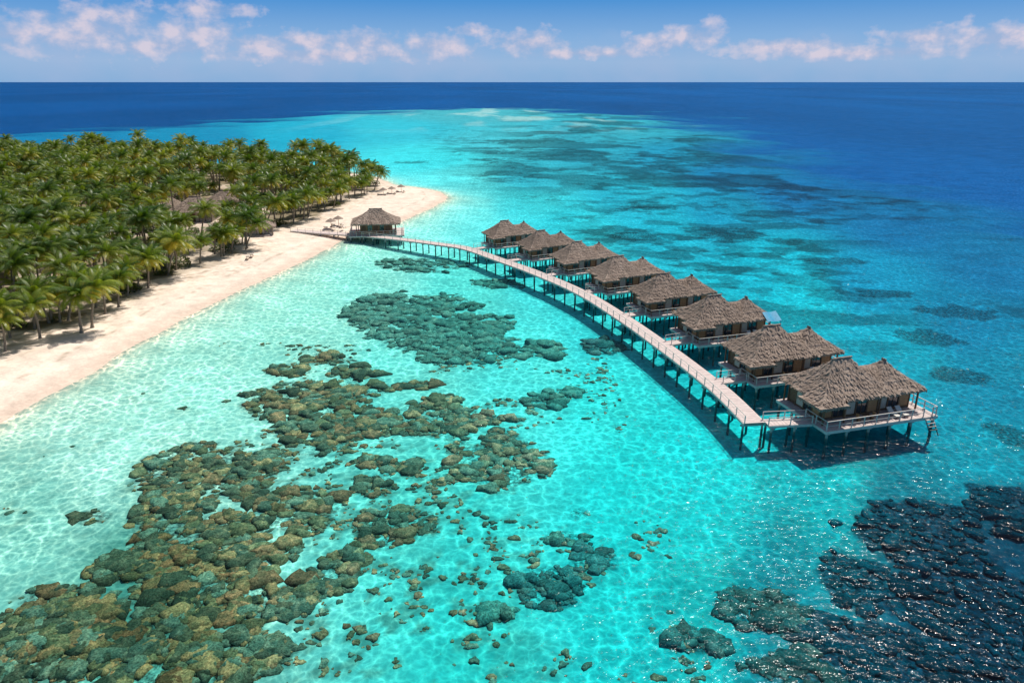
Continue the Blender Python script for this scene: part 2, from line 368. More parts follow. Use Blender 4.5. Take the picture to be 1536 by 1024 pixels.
for i,(rr_,zz) in enumerate(rings):
    jit=1+.14*(np.random.rand(nL,RN)-.5)*2
    V[:,i*RN:(i+1)*RN,0]=px[:,None]+pr[:,None]*rad*rr_*jit*np.cos(th)*el_
    V[:,i*RN:(i+1)*RN,1]=py[:,None]+pr[:,None]*rad*rr_*jit*np.sin(th)
    V[:,i*RN:(i+1)*RN,2]=pz[:,None]+pr[:,None]*hs*(zz+.28*(np.random.rand(nL,RN)-.5))
V[:,-1,0]=px+.2*pr*(np.random.rand(nL)-.5);V[:,-1,1]=py;V[:,-1,2]=pz+pr*hs[:,0]*(.35+.3*np.random.rand(nL))
fq=[]
for i in range(len(rings)-1):
    for k in range(RN): fq.append((i*RN+k,i*RN+(k+1)%RN,(i+1)*RN+(k+1)%RN,(i+1)*RN+k))
i=len(rings)-1
for k in range(RN): fq.append((i*RN+k,i*RN+(k+1)%RN,nv-1,nv-1))
fqq=np.array([f for f in fq if f[2]!=f[3]]);fqt=np.array([f[:3] for f in fq if f[2]==f[3]])
off=np.arange(nL)[:,None,None]*nv
Qq=(off+fqq[None]).reshape(-1,4);Qt=(off+fqt[None]).reshape(-1,3)
me=bpy.data.meshes.new('coral_reef');VV=V.reshape(-1,3)
me.vertices.add(len(VV));me.vertices.foreach_set('co',VV.astype(np.float32).ravel())
me.loops.add(Qq.size+Qt.size);me.loops.foreach_set('vertex_index',np.concatenate([Qq.ravel(),Qt.ravel()]).astype(np.int32))
me.polygons.add(len(Qq)+len(Qt))
ls=np.concatenate([np.arange(len(Qq))*4,Qq.size+np.arange(len(Qt))*3]).astype(np.int32)
me.polygons.foreach_set('loop_start',ls);me.polygons.foreach_set('loop_total',np.concatenate([np.full(len(Qq),4),np.full(len(Qt),3)]).astype(np.int32))
me.polygons.foreach_set('use_smooth',np.random.rand(len(ls))<2)
me.update(calc_edges=True)
pal0=np.array([lin((122,116,72)),lin((92,104,66)),lin((74,90,64)),lin((112,96,58)),lin((84,118,96)),lin((60,76,54))])
cl=pal0[np.random.randint(0,6,nL)]
cbk=np.array([lin((122,118,84)),lin((50,114,102)),lin((12,88,94)),lin((3,62,82))])[pk]
cl=np.where((pk==0)[:,None],cl,cbk*.78+cl*.22*(pk<3)[:,None])
lt=tint(px,py)
wm=np.where(pk==0,.09+.14*ss(-25,15,px),np.where(pk==1,.20,.15))[:,None]
wm=np.where((pk==3)[:,None],.15,wm)
cl=cl*(1-wm)+lt*wm  # milky haze of the water blended into the coral colour
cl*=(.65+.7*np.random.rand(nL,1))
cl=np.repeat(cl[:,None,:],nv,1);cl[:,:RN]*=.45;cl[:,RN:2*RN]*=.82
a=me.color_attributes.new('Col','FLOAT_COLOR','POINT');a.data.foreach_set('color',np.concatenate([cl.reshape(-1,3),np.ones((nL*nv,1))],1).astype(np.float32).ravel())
m,nt,o=newmat('coral');at=N(nt,'ShaderNodeAttribute',attribute_name='Col');geo=N(nt,'ShaderNodeNewGeometry')
nf=noise(nt,geo.outputs['Position'],6.5,4,.75)
c=mixc(nt,1.0,at.outputs['Color'],ramp(nt,nf,[(.36,.4),(.64,1.6)]),'MULTIPLY')
p=N(nt,'ShaderNodeBsdfDiffuse')
nt.links.new(c,p.inputs['Color']);nt.links.new(bump(nt,nf,.8,.12),p.inputs['Normal']);nt.links.new(p.outputs[0],o.inputs[0])
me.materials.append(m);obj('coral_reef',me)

# ---------------------------------------------------------------- materials for structures
thatch,nt,o=newmat('thatch')
tc=N(nt,'ShaderNodeTexCoord');oi=N(nt,'ShaderNodeObjectInfo')
n1=noise(nt,tc.outputs['Object'],7,5,.78);n2=noise(nt,tc.outputs['Object'],.7,3,.6)
c=ramp(nt,n1,[(.30,(.155,.115,.088)),(.5,(.37,.285,.23)),(.72,(.62,.495,.41))])
c=mixc(nt,1.0,c,ramp(nt,n2,[(.3,.68),(.7,1.12)]),'MULTIPLY')
c=mixc(nt,1.0,c,ramp(nt,oi.outputs['Random'],[(0,.88),(1,1.08)]),'MULTIPLY')
p=N(nt,'ShaderNodeBsdfPrincipled');setin(p,Roughness=.95);p.inputs['Specular IOR Level'].default_value=.08
nt.links.new(c,p.inputs['Base Color']);nt.links.new(bump(nt,n1,.7,.06),p.inputs['Normal']);nt.links.new(p.outputs[0],o.inputs[0])
wood_dark=simple('dark_wood',(.10,.06,.038),(.24,.145,.088),3,.6,.3,.02,(1,1,6))
wood_warm=simple('warm_wood',(.36,.18,.085),(.54,.31,.16),3,.6,.3,.02,(1,1,5))
plank=simple('deck_planks',(.46,.37,.345),(.72,.61,.57),1.6,.8,.3,.02,(1,5,1))
white=simple('painted_timber',(.50,.45,.41),(.66,.61,.56),3,.7,.2,.01)
cream=simple('blind_fabric',(.46,.41,.34),(.62,.56,.47),6,.9,.2,.01,(8,8,1))
cushion=simple('lounger_cushion',(.62,.58,.52),(.75,.72,.66),4,.9,.2,.01)
tarp=simple('blue_tarpaulin',(.02,.22,.40),(.04,.38,.58),3,.5,.3,.03)
stilt,nt,o=newmat('concrete_stilts')
geo=N(nt,'ShaderNodeNewGeometry');sz_=N(nt,'ShaderNodeSeparateXYZ');nt.links.new(geo.outputs['Position'],sz_.inputs[0])
n1=noise(nt,geo.outputs['Position'],3,4)
zz=math_(nt,'ADD',sz_.outputs[2],math_(nt,'MULTIPLY',n1,.5))
c=ramp(nt,math_(nt,'MULTIPLY',zz,.8,True),[(.12,(.006,.075,.085)),(.42,(.07,.10,.09)),(.62,(.36,.35,.33))])
p=N(nt,'ShaderNodeBsdfPrincipled');setin(p,Roughness=.8);nt.links.new(c,p.inputs['Base Color']);nt.links.new(p.outputs[0],o.inputs[0])
glass,nt,o=newmat('window_glass');p=N(nt,'ShaderNodeBsdfPrincipled');setin(p,Roughness=.06);p.inputs['Base Color'].default_value=(.02,.035,.045,1)
p.inputs['Specular IOR Level'].default_value=.8;nt.links.new(p.outputs[0],o.inputs[0])

def roof_mesh(name,hips,step=.2,seed=0,tufts=3400):
    """hips: (x0,x1,y0,y1,z0,slope,flare)"""
    rnd=random.Random(seed)
    x0=min(h[0] for h in hips);x1=max(h[1] for h in hips);y0=min(h[2] for h in hips);y1=max(h[3] for h in hips)
    def H(x,y):
        best=None
        for a,b_,c_,d_,z0,sl_,fl_ in hips:
            e=min(x-a,b_-x,y-c_,d_-y)
            if e<-1e-6: continue
            mx_=min(b_-a,d_-c_)/2;t=e/mx_
            z=z0+sl_*e+fl_*t**4-.14*math.sin(min(t,1)*math.pi)
            z+=.06*((e/.5)%1.0)*-1
            if best is None or z>best: best=z
        return best
    nx=int(round((x1-x0)/step));ny=int(round((y1-y0)/step))
    b=MB();idm={}
    def vid(i,j):
        if (i,j) in idm: return idm[(i,j)]
        x=x0+i*step;y=y0+j*step;z=H(x,y)
        if z is None: return None
        b.v.append((x+rnd.uniform(-.03,.03),y+rnd.uniform(-.03,.03),z+rnd.uniform(-.035,.035)));idm[(i,j)]=len(b.v)-1
        return idm[(i,j)]
    edges={}
    for i in range(nx):
        for j in range(ny):
            q=[vid(i,j),vid(i+1,j),vid(i+1,j+1),vid(i,j+1)]
            if None in q: continue
            b.f.append(tuple(q));b.m.append(0)
            for a,c in zip(q,q[1:]+q[:1]): edges[(a,c)]=1
    low={}
    for (a,c) in list(edges):
        if (c,a) in edges: continue
        for t in (a,c):
            if t not in low:
                vx=b.v[t];b.v.append((vx[0]*.985,vx[1]*.985,vx[2]-.26-rnd.uniform(0,.1)));low[t]=len(b.v)-1
        b.f.append((c,a,low[a],low[c]));b.m.append(0)
        va=Vector(b.v[a]);vc=Vector(b.v[c])
        for s_ in range(2):
            pm=va.lerp(vc,rnd.random());dd=(vc-va).normalized()*.07
            on=Vector((pm.x,pm.y,0)).normalized()*rnd.uniform(.02,.14)
            b.add([pm-dd,pm+dd,pm+dd*.3+on+Vector((0,0,-rnd.uniform(.2,.42))),pm-dd*.5+on+Vector((0,0,-rnd.uniform(.2,.42)))],[(0,1,2,3)])
    for hi,h in enumerate(hips):
        i=.35;zz=h[4]-.1-.004*hi;b.add([(h[0]+i,h[2]+i,zz),(h[0]+i,h[3]-i,zz),(h[1]-i,h[3]-i,zz),(h[1]-i,h[2]+i,zz)],[(0,1,2,3)])
    k=0
    while k<tufts:
        x=rnd.uniform(x0,x1);y=rnd.uniform(y0,y1);z=H(x,y)
        if z is None: continue
        zx=H(x+.1,y);zy=H(x,y+.1);k+=1
        if zx is None or zy is None: continue
        g=Vector((-(zx-z)*10,-(zy-z)*10,0))
        if g.length<.2 or g.length>1.2: continue
        dn=g.normalized();L=rnd.uniform(.25,.55);wv=Vector((-dn.y,dn.x,0))*rnd.uniform(.04,.10)
        dn2=Vector((dn.x,dn.y,-g.length*.85)).normalized()*L
        dn2+=wv*rnd.uniform(-1,1)
        p0=Vector((x,y,z+.03));p1=p0+dn2+Vector((0,0,rnd.uniform(.02,.08)))
        b.add([p0-wv,p0+wv,p1+wv*.7,p1-wv*.7],[(0,1,2,3)])
    for a,b_,c_,d_,z0,sl_,fl_ in hips:
        wx=b_-a;wy=d_-c_;hm=min(wx,wy)/2;zz=z0+sl_*hm+fl_
        if hm<3: continue
        if wx>wy: p,q=(a+hm-.2,(c_+d_)/2,zz),(b_-hm+.2,(c_+d_)/2,zz)
        else: p,q=((a+b_)/2,c_+hm-.2,zz),((a+b_)/2,d_-hm+.2,zz)
        n_=6;pts=[Vector(p).lerp(Vector(q),t/n_)+Vector((0,0,rnd.uniform(-.03,.04))) for t in range(n_+1)]
        b.tube(pts,[.13]*(n_+1),6)
    return b.mesh(name,[thatch])

DZ=1.3
def railing(b,pts,h=1.0,sp_=1.6,mi=0):
    for a,c in zip(pts[:-1],pts[1:]):
        a=Vector(a);c=Vector(c);L=(c-a).length;n=max(1,round(L/sp_))
        for i in range(n+1):
            p=a.lerp(c,i/n);b.box(p.x,p.y,p.z+h/2,.09,.09,h,mi)
        up=Vector((0,0,h+.03));b.beam(a+up,c+up,.10,.06,mi)
        up=Vector((0,0,h*.5));b.beam(a+up,c+up,.04,.04,mi)
def wall_openings(bw,bg_,bb,p0,p1,z0,zh,n,pat):
    p0=Vector((*p0,0));p1=Vector((*p1,0));d=(p1-p0);L=d.length;d/=L;nrm=Vector((d.y,-d.x,0))
    M=Matrix(((d.x,nrm.x,0,p0.x),(d.y,nrm.y,0,p0.y),(0,0,1,0),(0,0,0,1)))
    wd=L/n
    for i in range(n+1):
        bw.box(min(max(i*wd,.07),L-.07),.05,z0+zh/2,.14,.14,zh,0,M)
    bw.box(L/2,.045,z0+.16,L,.09,.16,0,M);bw.box(L/2,.045,z0+zh-.45,L,.10,.14,0,M)
    for i in range(n):
        ty=pat[i%len(pat)];cx_=(i+.5)*wd
        if ty=='g': bg_.box(cx_,.02,z0+.24+(zh-.76)/2,wd-.18,.03,zh-.78,0,M);bw.box(cx_,.05,z0+zh*.42,.05,.05,zh-.8,0,M)
        elif ty=='c': bb.box(cx_,.025,z0+.24+(zh-.76)/2,wd-.2,.04,zh-.8,0,M)
        elif ty=='o': bw.box(cx_,.03,z0+.24+(zh-.76)/2,wd-.2,.05,zh-.8,1,M)
def villa_parts():
    rnd=random.Random(3)
    P_={}
    b=MB();nb=46;x0,x1,y0,y1=-7.0,7.4,-5.0,3.6
    for i in range(nb):
        x=x0+(i+.5)*(x1-x0)/nb
        b.box(x,(y0+y1)/2,DZ-.05+rnd.uniform(-.006,.006),(x1-x0)/nb-.03,y1-y0,.08,0)
    for y in (y0+.02,y1-.02,0,-2.5,2.2): b.box((x0+x1)/2,y,DZ-.23,x1-x0,.16,.26,1)
    for x in (x0-.03,x1+.03): b.box(x,(y0+y1)/2,DZ-.18,.08,y1-y0+.1,.3,1)
    b.box((x0+x1)/2,y0-.05,DZ-.17,x1-x0+.12,.08,.30,1)
    P_['deck']=b.mesh('deck',[plank,white])
    b=MB()
    for x in (-6.7,-4.2,-1.4,1.4,4.2,7.1):
        for y in (-4.8,-1.9,1.1,3.4):
            b.tube([(x,y,-2.6),(x,y,DZ-.33)],[.15,.14],8)
            b.box(x,y,DZ-.42,.42,.42,.16)
    for i in range(4): b.box(6.2,-5.3-.22*i,DZ-.25-.3*i,1.0,.26,.06,0)
    b.beam((5.7,-5.1,DZ-.1),(5.7,-6.3,-.5),.07,.1);b.beam((6.7,-5.1,DZ-.1),(6.7,-6.3,-.5),.07,.1)
    P_['stilts']=b.mesh('stilts',[stilt])
    b=MB()
    railing(b,[(-6.9,-1.4,DZ),(-6.9,-4.9,DZ),(5.6,-4.9,DZ)])
    railing(b,[(6.8,-4.9,DZ),(7.3,-4.9,DZ),(7.3,3.5,DZ),(3,3.5,DZ)])
    P_['railing']=b.mesh('railing',[white])
    zh=2.95
    b=MB()
    b.box(-2.2,.3,DZ+zh/2,7.4,5.6,zh);b.box(3.75,.1,DZ+zh/2-.05,4.5,4.6,zh-.1)
    P_['walls']=b.mesh('walls',[wood_dark])
    bw=MB();bg_=MB();bb=MB()
    wall_openings(bw,bg_,bb,(-5.9,-2.5),(1.5,-2.5),DZ,zh-.15,5,'ogcgo')
    wall_openings(bw,bg_,bb,(1.5,-2.2),(6.0,-2.2),DZ,zh-.15,3,'cgo')
    wall_openings(bw,bg_,bb,(-5.9,3.1),(-5.9,-2.5),DZ,zh-.15,4,'xcgo')
    wall_openings(bw,bg_,bb,(6.0,-2.2),(6.0,2.4),DZ,zh-.15,3,'gcg')
    P_['window_frames']=bw.mesh('window_frames',[wood_dark,wood_warm])
    P_['windows']=bg_.mesh('windows',[glass]);P_['blinds']=bb.mesh('blinds',[cream])
    b=MB()
    for x,y in ((-6.5,-3.7),(-3.8,-3.7),(1.2,-3.1),(6.4,-2.9),(-6.3,3.3),(6.3,2.7)): b.box(x,y,DZ+1.25,.15,.15,2.6)
    for x in (2.6,3.7):
        b.box(x,-4.0,DZ+.32,.62,1.2,.08,1);b.beam((x,-3.45,DZ+.34),(x,-2.95,DZ+.75),.62,.07,1)
        for s1 in(-.25,.25):
            for s2 in(-.5,.45): b.box(x+s1,-4.0+s2,DZ+.14,.06,.06,.28)
    b.box(-1.2,-3.9,DZ+.70,.9,.9,.05);b.box(-1.2,-3.9,DZ+.35,.1,.1,.66)
    for sx_ in(-.85,.85): b.box(-1.2+sx_,-3.9,DZ+.42,.42,.42,.05,2);b.box(-1.2+sx_*1.25,-3.9,DZ+.68,.05,.42,.5,2);b.box(-1.2+sx_,-3.9,DZ+.2,.3,.3,.38)
    P_['verandah_furniture']=b.mesh('verandah_furniture',[wood_dark,cushion,wood_warm])
    return P_
VP=villa_parts()
z0=DZ+2.6
roofs=[roof_mesh('thatched_roof',[(-6.8,3.0,-3.6,4.0,z0,.80,.20),(.4,7.0,-3.4,3.4,z0-.03,.76,.10),(-2.0,5.2,-2.2,2.6,z0+.85,.46,0),(-7.6,-3.8,-4.4,-.6,z0-.3,.5,0)],.2,s) for s in (1,2)]
VL=[(1274,607,16,1.0),(1170,549,16,.97),(1083,496,17,.95),(1007,457,20,.93),(938,426,23,.91),(876,400,26,.89),(821,380,28,.87),(767,363,28,.87)]
jet_px=[(1132,634),(1085,588),(1035,548),(985,511),(930,473),(870,437),(800,407),(750,389),(700,372),(655,365),(600,358),(540,352),(490,349),(440,345)]
jpts=[G(u,v,DZ) for u,v in jet_px]
def catmull(P_,n=6):
    o_=[]
    for i in range(len(P_)-1):
        p0=Vector(P_[max(i-1,0)]);p1=Vector(P_[i]);p2=Vector(P_[i+1]);p3=Vector(P_[min(i+2,len(P_)-1)])
        for k in range(n):
            t=k/n;o_.append(.5*((2*p1)+(p2-p0)*t+(2*p0-5*p1+4*p2-p3)*t*t+(3*p1-p0-3*p2+p3)*t**3))
    o_.append(Vector(P_[-1]));return o_
JC=catmull(jpts,8)
def walkway(b,bs,br,pts,wd,rails=(1,),post=4.0):
    bd=.42
    L=[0]
    for a,c in zip(pts[:-1],pts[1:]): L.append(L[-1]+(c-a).length)
    tot=L[-1]
    def at_(s):
        s=min(max(s,0),tot-1e-4)
        for i in range(len(L)-1):
            if s<=L[i+1]:
                t=(s-L[i])/(L[i+1]-L[i]);d_=(pts[i+1]-pts[i]).normalized();return pts[i].lerp(pts[i+1],t),d_
    s=bd/2;rd=random.Random(5)
    while s<tot:
        p,d_=at_(s);nx_=Vector((d_.y,-d_.x))
        a=p+nx_*wd/2;c=p-nx_*wd/2;z=DZ-.04+rd.uniform(-.008,.008)
        b.beam((a.x,a.y,z),(c.x,c.y,z),bd-.03,.07,0);s+=bd
    s=0
    while s<tot-.01:
        e=min(s+1.5,tot)
        for sd_ in(-1,1):
            p,d_=at_(s);q,d2=at_(e);n1_=Vector((d_.y,-d_.x))*sd_*(wd/2+.03);n2_=Vector((d2.y,-d2.x))*sd_*(wd/2+.03)
            b.beam((p.x+n1_.x,p.y+n1_.y,DZ-.17),(q.x+n2_.x,q.y+n2_.y,DZ-.17),.09,.26,1)
        s=e
    s=.4
    while s<tot:
        p,d_=at_(s);nx_=Vector((d_.y,-d_.x));a=p+nx_*(wd/2-.1);c=p-nx_*(wd/2-.1)
        for q in(a,c): bs.tube([(q.x,q.y,-2.6),(q.x,q.y,DZ-.32)],[.14,.13],7)
        a=p+nx_*(wd/2+.2);c=p-nx_*(wd/2+.2)
        bs.beam((a.x,a.y,DZ-.42),(c.x,c.y,DZ-.42),.2,.2);s+=post
    for sd_ in rails:
        n=max(2,int(tot/2.2));pr_=None
        for i in range(n+1):
            p,d_=at_(tot*i/n);q=p+Vector((d_.y,-d_.x))*sd_*(wd/2-.06)
            br.box(q.x,q.y,DZ+.46,.09,.09,.92)
            if pr_ is not None:
                br.beam((pr_.x,pr_.y,DZ+.91),(q.x,q.y,DZ+.91),.07,.045);br.beam((pr_.x,pr_.y,DZ+.5),(q.x,q.y,DZ+.5),.03,.03)
            pr_=q
b,bs,br=MB(),MB(),MB()
walkway(b,bs,br,JC,2.4,(-1,),3.6)
je=bpy.data.objects.new('wooden_jetty',None);COL.objects.link(je)
for i,(u,v,ang,sc_) in enumerate(VL):
    x,y=G(u,v,DZ);a=math.radians(ang)
    e=bpy.data.objects.new('overwater_bungalow',None);COL.objects.link(e);e.location=(x,y,DZ*(1-sc_));e.rotation_euler=(0,0,a);e.scale=(sc_,)*3
    for k,me in VP.items(): obj(k,me,e)
    obj('thatched_roof',roofs[i%2],e)
    if i==2:
        t=MB();n_=6
        vs=[(5.0+2.4*p_/n_,-4.3+1.7*q_/n_,3.6+1.0*q_/n_+.06*math.sin(p_*1.3)) for p_ in range(n_+1) for q_ in range(n_+1)]
        t.add(vs,[(p_*(n_+1)+q_,(p_+1)*(n_+1)+q_,(p_+1)*(n_+1)+q_+1,p_*(n_+1)+q_+1) for p_ in range(n_) for q_ in range(n_)])
        for qx in (5.1,7.3): t.beam((qx,-4.25,DZ),(qx,-4.25,3.6),.08,.08)
        obj('blue_awning',t.mesh('blue_awning',[tarp]),e)
    dl=Vector((x+math.cos(a)*(-7.05)*sc_ +math.sin(a)*2.2*sc_, y+math.sin(a)*(-7.05)*sc_-math.cos(a)*2.2*sc_))
    near=min(JC,key=lambda q:(q-(dl-Vector((math.cos(a),math.sin(a)))*3)).length)
    d_=(dl-near).normalized();walkway(b,bs,br,[near+d_*1.22,dl],1.6,(-1,1),2.6)
obj('boards',b.mesh('boards',[plank,white]),je);obj('stilts',bs.mesh('stilts_j',[stilt]),je);obj('railing',br.mesh('railing_j',[white]),je)

# arrival pavilion
x,y=G(563,350,DZ)
e=bpy.data.objects.new('arrival_pavilion',None);COL.objects.link(e);e.location=(x,y+2,0);e.rotation_euler=(0,0,math.radians(8))
b=MB()
for i in range(30): b.box(-6.3+(i+.5)*.43,0,DZ-.05,.40,9.6,.09)
b.box(.1,-4.85,DZ-.2,13,.1,.3,1);b.box(-6.4,0,DZ-.2,.1,9.8,.3,1);b.box(6.65,0,DZ-.2,.1,9.8,.3,1)
obj('deck',b.mesh('pav_deck',[plank,white]),e)
b=MB()
for px_ in(-6,-3,0,3,6):
    for py_ in(-4.6,0,4.5): b.tube([(px_,py_,-2.4),(px_,py_,DZ-.1)],[.18,.16],8)
obj('stilts',b.mesh('pav_stilts',[stilt]),e)
b=MB();b.box(0,.2,DZ+1.35,7.6,6.2,2.7,0)
for i in range(6): b.box(-3.6+i*1.44,-2.96,DZ+1.35,.14,.12,2.7,1)
for i in range(5): b.box(-2.9+i*1.44,-2.93,DZ+1.5,1.0,.06,1.4,2 if i%2 else 1)
for px_ in(-4.6,4.6):
    for py_ in(-3.6,3.6): b.box(px_,py_,DZ+1.3,.2,.2,2.6,1)
obj('walls',b.mesh('pav_walls',[wood_warm,wood_dark,glass]),e)
obj('thatched_roof',roof_mesh('pav_roof',[(-5.8,5.8,-4.4,4.4,DZ+2.7,.60,.3)],.2,8,1800),e)
b=MB();railing(b,[(-6.2,4.6,DZ),(-6.2,-4.7,DZ),(6.5,-4.7,DZ),(6.5,4.6,DZ)]);obj('railing',b.mesh('pav_rail',[white]),e)

hutroof=roof_mesh('hut_roof',[(-5.4,5.4,-4.2,4.2,3.0,.6,.2),(-2.4,2.4,-5.6,0,2.8,.6,0)],.2,11,1500)
def hut(x,y,rz,sc_):
    e=bpy.data.objects.new('beach_bungalow',None);COL.objects.link(e);e.location=(x,y,1.3);e.rotation_euler=(0,0,rz);e.scale=(sc_,)*3
    b=MB();b.box(0,0,1.5,8.6,6.4,3.4,0)
    for i in range(7): b.box(-4.2+i*1.4,-3.23,1.5,.14,.1,3.2,1)
    for i in (0,1,4,5): b.box(-3.5+i*1.4,-3.22,1.6,.95,.06,1.5,2)
    b.box(0,-3.24,1.2,1.1,.1,2.3,1);b.box(0,-4.4,.1,6,2.6,.25,3)
    obj('walls',b.mesh('hut_walls',[cream,wood_dark,glass,plank]),e);obj('thatched_roof',hutroof,e)
huts=[(*G(297,332,1),.1,1.1),(*G(340,314,1),-.2,.9),(*G(392,352,1),.3,.66),(*G(255,322,1),.5,.8)]
for h in huts: hut(*h)

# ---------------------------------------------------------------- palms
def leafmat(name,dark,mid,yel,tr_=.35):
    m,nt,o=newmat(name)
    at=N(nt,'ShaderNodeAttribute',attribute_name='age');oi=N(nt,'ShaderNodeObjectInfo')
    a=math_(nt,'ADD',at.outputs['Fac'],math_(nt,'MULTIPLY',math_(nt,'SUBTRACT',oi.outputs['Random'],.5),.4))
    c=ramp(nt,a,[(.05,dark),(.5,mid),(1.,yel)])
    df=N(nt,'ShaderNodeBsdfPrincipled');setin(df,Roughness=.42);df.inputs['Specular IOR Level'].default_value=.45
    tl=N(nt,'ShaderNodeBsdfTranslucent');mx=N(nt,'ShaderNodeMixShader');mx.inputs[0].default_value=tr_
    nt.links.new(c,df.inputs['Base Color']);nt.links.new(mixc(nt,1.0,c,(1.5,1.5,.45),'MULTIPLY'),tl.inputs[0])
    nt.links.new(df.outputs[0],mx.inputs[1]);nt.links.new(tl.outputs[0],mx.inputs[2]);nt.links.new(mx.outputs[0],o.inputs[0])
    return m
frond=leafmat('palm_fronds',(.050,.105,.013),(.195,.245,.026),(.56,.44,.07),.38)
shrub_m=leafmat('shrub_leaves',(.025,.05,.009),(.08,.11,.018),(.18,.19,.04),.25)
trunkm=simple('palm_trunk',(.17,.14,.11),(.34,.28,.22),2.5,.9,.5,.04,(1,1,7))
def palm(seed,H,lean,nf=24,L0=3.5):
    rnd=random.Random(seed);b=MB();age=[]
    n=9;pts=[];rad=[]
    for i in range(n+1):
        t=i/n;pts.append((lean*(t**1.6),.25*math.sin(t*2.5),H*t-.4));rad.append(.21-.10*t+(.12 if i==0 else 0))
    b.tube(pts,rad,7,0)
    age+=[0]*len(b.v)
    top=Vector(pts[-1])
    for k in range(6):
        a=k*1.05;c=top+Vector((math.cos(a)*.24,math.sin(a)*.24,-.28));r=.13
        vs=[c+Vector(d)*r for d in((1,0,0),(0,1,0),(-1,0,0),(0,-1,0),(0,0,1),(0,0,-1))]
        b.add(vs,[(0,1,4),(1,2,4),(2,3,4),(3,0,4),(1,0,5),(2,1,5),(3,2,5),(0,3,5)],1);age+=[.95]*6
    for i in range(nf):
        t=i/(nf-1);azm=i*2.39996+rnd.uniform(-.25,.25);e0=math.radians(78-92*t+rnd.uniform(-8,8))
        L=L0*(.72+.34*math.sin(math.pi*min(1,t*.9+.15)))*rnd.uniform(.9,1.1);droop=math.radians(62+rnd.uniform(-10,28)+15*t)
        ag=min(1,max(0,.12+.62*t**1.6+rnd.uniform(-.14,.2)+( .3 if (t>.88 and rnd.random()<.4) else 0)))
        ns=11;p=top.copy();hd=Vector((math.cos(azm),math.sin(azm),0));side=Vector((-hd.y,hd.x,0));tw=rnd.uniform(-.35,.35)
        ctr=[]
        for j in range(ns+1):
            s=j/ns;e=e0-droop*s**1.25;d=hd*math.cos(e)+Vector((0,0,1))*math.sin(e)
            ctr.append((p.copy(),d));p=p+d*(L/ns)
        for j in range(ns):
            (a,d),(c,d2)=ctr[j],ctr[j+1];wv=side*(.045*(1-j/ns)+.012)
            b.add([a-wv,a+wv,c+wv*.9,c-wv*.9],[(0,1,2,3)],1);age+=[min(1,ag+.2)]*4
            if j<1: continue
            for q in (0,.5):
                s=(j+q)/ns;pp=a.lerp(c,q);up=side.cross(d).normalized()
                ll=.95*(math.sin(math.pi*min(1,(s*.93+.10)))**.6)*L/3.5
                for sg in(-1,1):
                    sd_=(side*sg*math.cos(tw)+up*math.sin(tw)*sg)
                    dr=(sd_*1.0+d*(.45+.7*s)-up*(-.18)).normalized()
                    mid=pp+dr*ll*.5;tip=pp+dr*ll+Vector((0,0,-ll*rnd.uniform(.28,.62)))
                    wl=d*.062
                    b.add([pp-wl*.6,pp+wl*.8,mid+wl,mid-wl,tip],[(0,1,2,3),(3,2,4)],1)
                    aa=min(1,max(0,ag+rnd.uniform(-.08,.08)));age+=[aa]*5
    me=b.mesh('palm',[trunkm,frond])
    a=me.attributes.new('age','FLOAT','POINT');a.data.foreach_set('value',np.array(age,dtype=np.float32))
    return me
PM=[palm(1,5.6,1.0,24,3.6),palm(2,6.8,-.8,26,3.7),palm(3,8.4,1.7,24,3.6),palm(4,9.6,.6,22,3.5),palm(5,11.0,-1.2,22,3.4),palm(6,6.4,2.6,25,3.8)]
def sh(seed):
    rnd=random.Random(seed);b=MB();age=[]
    for i in range(420):
        a=rnd.random()*6.28;u_=rnd.random()**.5;r=1.5*u_*(1+.25*math.sin(3*a+seed));z=rnd.uniform(.1,1)*1.5*math.sqrt(max(0.02,1-u_*u_))
        c=Vector((r*math.cos(a),r*math.sin(a),z));d=Vector((math.cos(a)+rnd.uniform(-1,1),math.sin(a)+rnd.uniform(-1,1),rnd.uniform(-.2,1))).normalized()*.34
        s_=d.cross(Vector((rnd.uniform(-1,1),rnd.uniform(-1,1),1))).normalized()*.11
        b.add([c,c+d*.5+s_,c+d,c+d*.5-s_],[(0,1,2,3)]);age+=[min(1,max(0,z/1.6*.6+rnd.uniform(0,.4)))]*4
    me=b.mesh('shrub',[shrub_m]);a=me.attributes.new('age','FLOAT','POINT');a.data.foreach_set('value',np.array(age,dtype=np.float32));return me
SM=[sh(1),sh(2),sh(3)]
grove=bpy.data.objects.new('palm_grove',None);COL.objects.link(grove)
thicket=bpy.data.objects.new('shrub_thicket',None);COL.objects.link(thicket)
rnd=random.Random(11);cand=[];cell=4.3
yy=20.0
while yy<365:
    xx=-330.0
    while xx<-35: cand.append((xx+rnd.uniform(-2.1,2.1),yy+rnd.uniform(-2.1,2.1)));xx+=cell*(1.0 if yy<230 else 1.2)
    yy+=cell*(1.0 if yy<230 else 1.2)
cx_=np.array([c[0] for c in cand]);cy_=np.array([c[1] for c in cand])
sv_=sdpoly(cx_,cy_,veg)+(fbm(cx_/8,cy_/8,3,40)-.5)*6
dens=fbm(cx_/16,cy_/16,3,41)
np_=0
def blocked(x,y):
    if any((x-h[0])**2+(y-h[1])**2<(7.2*h[3])**2 for h in huts): return True
    for h,L_ in zip(huts[:3],(36,20,16)):
        if abs(x-h[0]*(y/h[1]))<5.0*h[3] and 0<h[1]-y<L_: return True
    return False
front=[(15,508),(52,494),(78,484),(122,498),(138,490),(158,470),(178,460),(206,436),(222,432),(250,410),(264,406),(300,396),(332,386),(348,380),(368,368),(-15,524),(95,470),(196,415),(238,398),(30,478),(440,336),(462,328),(8,528),(60,508)]
